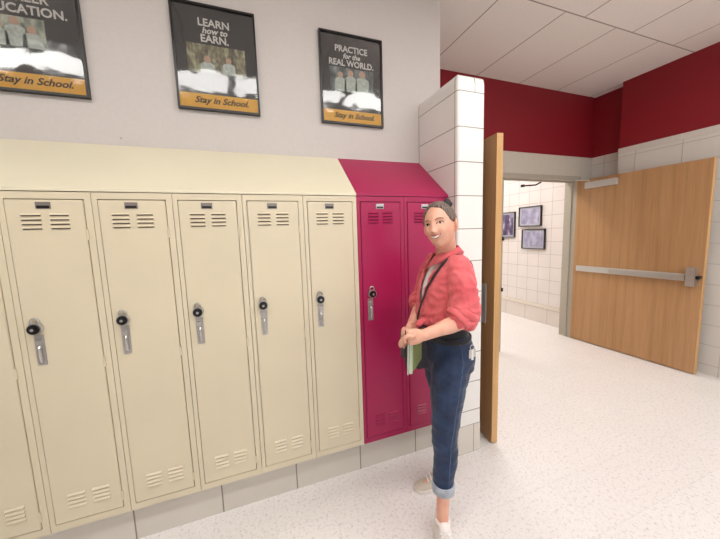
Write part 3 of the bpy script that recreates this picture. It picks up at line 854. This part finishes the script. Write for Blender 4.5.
# jeans
bm = bmesh.new()
torso(bm, [(.775, 1.862, -.365, .140, .090, 0), (.82, 1.864, -.365, .168, .112, -.008), (.88, 1.866, -.365, .170, .120, -.009), (.93, 1.864, -.366, .160, .116, -.010), (.985, 1.862, -.366, .142, .104, -.002), (1.0, 1.862, -.366, .138, .100, 0)])
for h_, k_, a_, cz in ((hipL, kneeL, ankL_, .262), (hipR, kneeR, ankR_, .135)):
    end = k_.lerp(a_, (k_.z - cz) / (k_.z - a_.z))
    limb(bm, [h_ + BF * .003, h_.lerp(k_, .35) + BF * .010, h_.lerp(k_, .72) + BF * .006, k_ + BF * .002], [(.092, .100), (.084, .088), (.070, .070), (.058, .060)])
    P = [k_, k_.lerp(end, .35) - BF * .008, k_.lerp(end, .75), end]
    limb(bm, P, [.058, .058, .051, .047])
bm = remesh(bm, .006, 5)
wrinkle(bm, .0048, 13, 3.3, (1, 1, 2.2), lambda p: .35 + .65 * (math.exp(-((p.z - .47) / .10) ** 2) + math.exp(-((p.z - .80) / .06) ** 2) + math.exp(-((p.z - .27) / .06) ** 2)))
jv = BVHTree.FromBMesh(bm)
def skin_path(bvh, pts, off):
    out = []
    for c, d in pts:
        h_, n_, _, _ = bvh.ray_cast(c + d * .4, -d, .5)
        if h_ is not None: out.append(h_ + d * off)
    return out
seam_pts = skin_path(jv, [(V3(1.864, -.365, z) if z > .86 else hipL.lerp(kneeL, (.86 - z) / .39) if z > .47 else kneeL.lerp(ankL_, (.47 - z) / .365), (BL - BF * .05).normalized()) for z in [.97 - .02 * i for i in range(36)]], .0005)
pocket_pts = []
for zz, ll in ((.955, -.02), (.955, .06), (.85, .055), (.825, .018), (.85, -.02), (.955, -.02)): pocket_pts.append((zz, ll))
jeans = part('jeans', bm, M['denim'])
bm = bmesh.new(); tube(bm, seam_pts, .0018, 6); part('side_seam', bm, M['seam'], jeans)
pp = []
for i in range(len(pocket_pts) - 1):
    for k in range(5):
        f_ = k / 5; zz = pocket_pts[i][0] * (1 - f_) + pocket_pts[i + 1][0] * f_; ll = pocket_pts[i][1] * (1 - f_) + pocket_pts[i + 1][1] * f_
        h_, n_, _, _ = jv.ray_cast(V3(1.864, -.365, zz) + BL * (.065 + ll) - BF * .4, BF, .6)
        if h_ is not None: pp.append(h_ - BF * .0005)
bm = bmesh.new(); tube(bm, pp, .0016, 6, closed=True); part('back_pocket_seam', bm, M['seam'], jeans)
for k_, a_, z0, z1 in ((kneeL, ankL_, .238, .278), (kneeR, ankR_, .11, .15)):
    bm = bmesh.new()
    at = lambda z: k_.lerp(a_, (k_.z - z) / (k_.z - a_.z))
    X, Y = V3(1, 0, 0), V3(0, 1, 0); zm = z0 - .006
    R = [circ(at(z0) + V3(0, 0, dz), X, Y, r_, r_, 28) for dz, r_ in ((0, .047), (-.004, .050), (.0, .0535), ((z1 - z0), .054), ((z1 - z0) + .004, .051), ((z1 - z0), .047))]
    rings(bm, R, closed=True); wrinkle(bm, .0014, 30, 1.1)
    part('cuff', bm, M['denim_in'], jeans, 'paler turned-up cuff')
# belt / waistband and dark top showing under the shirt
bm = bmesh.new()
torso(bm, [(.985, 1.862, -.366, .142, .104, 0), (1.04, 1.863, -.366, .136, .101, 0), (1.10, 1.866, -.366, .134, .102, 0)])
wrinkle(bm, .002, 20, 8); part('under_top', bm, M['darkcloth'], label='black cloth showing below the shirt')
bm = bmesh.new()
R = [circ(V3(1.862, -.366, z) + BF * -.004, BL, BF, .139 + q, .1075 + q, 36, 2.3) for z, q in ((.966, 0), (.966, .0035), (.992, .0035), (.992, 0))]
rings(bm, R, closed=True); part('belt', bm, M['darkcloth'], label='black belt')

def shirt_rows(g=0):
    return [(1.045, 1.864, -.366, .150 + g, .112 + g, .004), (1.075, 1.864, -.366, .158 + g, .124 + g, .012), (1.11, 1.866, -.366, .156 + g, .126 + g, .014), (1.17, 1.870, -.366, .156 + g, .128 + g, .012),
            (1.235, 1.873, -.366, .163 + g, .126 + g, .010), (1.30, 1.876, -.366, .168 + g, .108 + g, .002), (1.345, 1.878, -.366, .150 + g, .088 + g, -.003), (1.378, 1.876, -.368, .105 + g, .072 + g, -.002), (1.40, 1.872, -.370, .068 + g, .060 + g, 0)]
# white t-shirt just inside the open shirt front
bm = bmesh.new(); torso(bm, [(z, x, y, a - .012, b - .008, c) for z, x, y, a, b, c in shirt_rows()[1:-1]]); part('t_shirt', remesh(bm, .008, 3), M['tee'], label='white t-shirt')
sb = bmesh.new(); torso(sb, shirt_rows())
for s, a, e_ in ((1, shL, elL), (-1, shR, elR)):
    o_ = BL * s
    limb(sb, [a - o_ * .030 + V3(0, 0, -.002), a.lerp(e_, .35) + o_ * .006, a.lerp(e_, .72) + o_ * .004 - BF * .006, e_ + V3(0, 0, .012) + BF * .004], [(.058, .060), (.062, .060), (.066, .062), (.063, .060)])
sb = remesh(sb, .006, 5)
wrinkle(sb, .013, 21, 6.1, (1, 1, 1.3), lambda p: .45 + .55 * max(math.exp(-((p.z - 1.10) / .07) ** 2), 0))
# open the front: drop the faces in a narrow V from neck to waist
dele = []
for f in sb.faces:
    p = f.calc_center_median() - V3(1.868, -.366, 0)
    fwd, lat = p.dot(BF), p.dot(BL); z = p.z
    hw = .010 + max(0, (z - 1.12)) * .17
    if fwd > .045 and abs(lat - .012) < hw and z > 1.13: dele.append(f)
bmesh.ops.delete(sb, geom=dele, context='FACES')
shirt = part('shirt', sb, M['coral'])
sbvh = BVHTree.FromPolygons([v.co + PO for v in shirt.data.vertices], [p.vertices[:] for p in shirt.data.polygons])
# rolled sleeve cuffs
for s, e_, w_ in ((1, elL, wrL), (-1, elR, wrR)):
    for q, (k_, rr_) in enumerate(((.00, .063), (.13, .058))):
        c = e_.lerp(w_, k_) + V3(0, 0, .030 - .012 * q)
        ax = ((w_ - e_).normalized() * (.55 + .3 * q) + V3(0, 0, -1) * (.8 - .3 * q)).normalized()
        u = ax.cross(BL).normalized(); v = ax.cross(u)
        bm = bmesh.new(); R = []
        for i in range(28):
            a = 2 * PI * i / 28; rad = (u * math.cos(a) + v * math.sin(a)); ctr = c + rad * rr_ * (.93 + .05 * math.sin(a * 3 + q))
            R.append(circ(ctr, rad, ax, .011, .020, 10))
        rings(bm, R, closed=True); wrinkle(bm, .003, 40, q + s)
        part('rolled_cuff', bm, M['coral'], shirt)
# shirt collar: two folded wings around the neck
for s in (1, -1):
    bm = bmesh.new(); I, O, I2, O2 = [], [], [], []
    n = 14
    for i in range(n + 1):
        t_ = i / n; a = t_ * PI * .93                      # from nape to throat
        d = -BF * math.cos(a) + BL * s * math.sin(a)
        top = V3(1.866, -.370, 1.440 - .050 * t_ ** 1.5) + d * (.060 + .004 * t_) + BF * .012 * t_
        wid = .032 + .030 * t_ ** 3
        low = top + d * (.026) + V3(0, 0, -wid) + BF * .020 * t_ ** 3
        I.append(bm.verts.new(top)); O.append(bm.verts.new(low))
        I2.append(bm.verts.new(top - d * .004 + V3(0, 0, -.002))); O2.append(bm.verts.new(low - d * .005))
    for i in range(n):
        for a_, b_ in ((I, O), (O, O2), (O2, I2), (I2, I)): bm.faces.new((a_[i], a_[i + 1], b_[i + 1], b_[i]))
    bm.faces.new((I[0], O[0], O2[0], I2[0])); bm.faces.new((I[n], I2[n], O2[n], O[n]))
    part('collar', bm, M['coral'], shirt)
# front plackets along the opening, and the knotted hem tails
for s in (1, -1):
    P = []
    for i in range(10):
        z = 1.365 - .03 * i; lat = .012 + s * (.014 + max(0, z - 1.12) * .17)
        o_ = V3(1.868, -.366, z) + BL * lat; hit = sbvh.find_nearest(o_ + BF * .15); P.append(hit[0] + BF * .002)
    bm = bmesh.new(); R = [circ(p, BL, V3(BF.x, BF.y, .1), .011, .003, 10, 3) for p in P]; rings(bm, R); part('placket', bm, M['coral'], shirt)
kn = V3(1.725, -.395, 1.075)
bm = bmesh.new(); ellipsoid(bm, kn, (.024, .026, .020), None, 18, 12)
limb(bm, [kn, kn + V3(-.035, -.012, .002), kn + V3(-.062, -.030, -.006)], [(.016, .012), (.020, .010), (.014, .007)], 10, 4)
limb(bm, [kn, kn + V3(-.020, .020, -.014), kn + V3(-.036, .035, -.040)], [(.016, .012), (.018, .009), (.012, .006)], 10, 4)
bm = remesh(bm, .004, 3); wrinkle(bm, .003, 40, 2); part('knotted_hem', bm, M['coral'], shirt)
# chest pocket flap and buttons
# --- sneakers
def sneaker(ank, d, mat, label, lift=0, tilt=0):
    side = V3(-d.y, d.x, 0); heel = V3(ank.x, ank.y, 0) - d * .058
    bm = bmesh.new(); L_ = .245; R = []
    prof = [(0, .024, .034), (.012, .034, .078), (.05, .040, .086), (.09, .040, .084), (.13, .041, .066), (.17, .042, .044), (.205, .041, .036), (.23, .034, .030), (.242, .018, .024)]
    for x, hw, h in prof:
        c = heel + d * x; R.append([c + side * (hw * math.copysign(abs(math.cos(a)) ** .8, math.cos(a))) + V3(0, 0, .020 + max(0, (h - .02) * math.sin(a)) + min(0, .012 * math.sin(a))) for a in [2 * PI * i / 24 for i in range(24)]])
    rings(bm, R)
    sh = part('sneaker', bm, mat, label=label)
    bm = bmesh.new(); pts = []
    for x, hw, h in prof: pts.append((x, hw + .004))
    outline = [heel + d * x + side * w_ for x, w_ in pts] + [heel + d * (L_ + .006)] + [heel + d * x - side * w_ for x, w_ in pts[::-1]] + [heel - d * .006]
    rings(bm, [[p + V3(0, 0, z) for p in outline] for z in (.001, .022)]); part('sole', bm, M['sole'], sh, bevel=.003, smooth=False)
    # ankle collar ring and laces
    bm = bmesh.new(); tube(bm, [heel + d * (.058 + .040 * math.cos(a)) + side * .030 * math.sin(a) + V3(0, 0, .098 - .006 * math.cos(a)) for a in [2 * PI * i / 24 for i in range(24)]], .009, 8, closed=True); part('ankle_collar', bm, mat, sh)
    bm = bmesh.new(); ellipsoid(bm, heel + d * .098 + V3(0, 0, .090), (.030, .026, .022)); tg = part('tongue', bm, mat, sh)
    for k in range(4):
        x = .108 + k * .020; zt = .026 + (.074 - k * .009)
        bm = bmesh.new(); tube(bm, spline([heel + d * x + side * -.024 + V3(0, 0, zt - .018), heel + d * (x + .003) + V3(0, 0, zt + .004), heel + d * x + side * .024 + V3(0, 0, zt - .018)], 5), .0032, 8, round_ends=True); part('lace', bm, M['lace'], sh)
    bm = bmesh.new()
    for s in (1, -1): tube(bm, spline([heel + d * .115 + V3(0, 0, .088), heel + d * .110 + side * s * .016 + V3(0, 0, .098), heel + d * .122 + side * s * .026 + V3(0, 0, .084), heel + d * .117 + V3(0, 0, .087)], 4), .0028, 6)
    part('lace_bow', bm, M['lace'], sh)
sneaker(ankL_, fdL, M['white_canvas'], 'off-white sneaker with white laces')
sneaker(ankR_, fdR, M['beige_canvas'], 'beige sneaker pointing left')

# --- things held and worn loose
nb = thing('notebook', 'open-topped black and pale green notebook held at hip height by the standing person', 'notebook', NB)
def npart(name, bm, mat, parent, bevel=.001):
    for v in bm.verts: v.co -= NB
    return obj(name, bm, mat, parent, bevel=bevel)
def slab(c0, e1, e2, th):
    # c0 corner, e1, e2 edge vectors, th thickness vector
    bm = bmesh.new(); q = [c0, c0 + e1, c0 + e1 + e2, c0 + e2]
    A = [bm.verts.new(p) for p in q]; Bq = [bm.verts.new(p + th) for p in q]
    bm.faces.new(A); bm.faces.new(Bq[::-1])
    for i in range(4): bm.faces.new((A[i], Bq[i], Bq[(i + 1) % 4], A[(i + 1) % 4]))
    return bm
n0 = V3(1.556, -.520, 1.050); dn = V3(-.010, -.01, -.158)
npart('black_cover', slab(n0, V3(.046, .112, 0), dn, V3(.004, .001, 0)), M['matte_black'], nb)
npart('black_cover_front', slab(n0 + V3(-.006, -.006, 0), V3(.008, .006, 0), dn, V3(.003, -.002, 0)), M['steel'], nb)['label'] = 'grey edge strip'
npart('pages', slab(n0 + V3(.005, -.004, -.002), V3(.085, .130, 0), dn * .98, V3(.014, -.004, 0)), paint('pale_green_pages', srgb(176, 190, 160), .8, .03, 0), nb)
npart('back_cover', slab(n0 + V3(.023, -.006, 0), V3(.092, .086, .006), dn + V3(.0, 0, .014), V3(.004, -.001, 0)), paint('olive_cover', srgb(120, 128, 78), .6, .03, 0), nb)

# crossbody bag: pouch at the front hip and a strap over the left shoulder
BO = V3(1.690, -.330, .90)
bag = thing('crossbody_bag', 'small black crossbody bag on a thin dark strap over the coral shirt', 'bag', BO)
def bpart(name, bm, mat, parent, smooth=False, bevel=0):
    for v in bm.verts: v.co -= BO
    return obj(name, bm, mat, parent, smooth=smooth, bevel=bevel)
bm = bmesh.new(); box(bm, 1.665, 1.715, -.420, -.240, .845, .985)
bpart('pouch', bm, M['darkcloth'], bag, bevel=.012)
bm = bmesh.new(); tube(bm, [(1.662, -.41, .955), (1.661, -.33, .957), (1.662, -.25, .955)], .0025, 6); bpart('zip', bm, M['steel'], bag)
ctrl = [(.12, -.06, 1.00), (.155, -.020, 1.06), (.165, .015, 1.12), (.16, .045, 1.18), (.15, .068, 1.25), (.12, .085, 1.31), (.07, .092, 1.36), (.0, .095, 1.40), (-.08, .085, 1.36), (-.13, .06, 1.28), (-.15, .02, 1.18), (-.14, -.05, 1.08), (-.06, -.17, 1.02), (.06, -.17, .98), (.10, -.12, .97)]
P = []
for f_, l_, z_ in spline([V3(*c) for c in ctrl], 5):
    q = V3(1.868, -.366, z_) + BF * f_ + BL * l_
    hit, nr, ix, ds = sbvh.find_nearest(q)
    if nr.dot(q - V3(1.868, -.366, min(z_, 1.3))) < 0: nr = -nr
    P.append((hit + nr * .006, nr) if z_ > 1.05 else (q, (q - V3(1.868, -.366, z_)).normalized()))
pts_ = [p for p, n_ in P]
for _ in range(3): pts_ = [pts_[0]] + [(pts_[i - 1] + pts_[i] * 2 + pts_[i + 1]) / 4 for i in range(1, len(pts_) - 1)] + [pts_[-1]]
R = []
for i, p in enumerate(pts_):
    t_ = (pts_[min(i + 1, len(pts_) - 1)] - pts_[max(i - 1, 0)]).normalized(); n_ = P[i][1]; s_ = t_.cross(n_).normalized(); n_ = s_.cross(t_)
    R.append(circ(p, s_, n_, .0065, .0022, 10, 3))
bm = bmesh.new(); rings(bm, R); bpart('strap', bm, M['darkcloth'], bag)

# keychain hanging from the belt at the left hip
KO = V3(1.900, -.520, .955)
ky = thing('keychain', 'small silver and white keychain hanging from the belt beside the back pocket', 'keychain', KO)
bm = bmesh.new(); tube(bm, [(.012 * math.cos(a), -.004, .012 * math.sin(a)) for a in [2 * PI * i / 18 for i in range(18)]], .0018, 6, closed=True); obj('ring', bm, M['steel'], ky)
for i, (dx, ln, mt) in enumerate(((-.014, .040, 'chrome'), (.0, .050, 'white_plastic'), (.013, .036, 'chrome'))):
    bm = bmesh.new(); box(bm, dx - .006, dx + .006, -.007, -.004, -.012 - ln, -.010); cyl(bm, (dx, -.005, -.018), (0, -1, 0), .007, .003, 14); obj('key' if mt == 'chrome' else 'tag', bm, M['steel' if mt == 'chrome' else mt], ky, bevel=.0006)
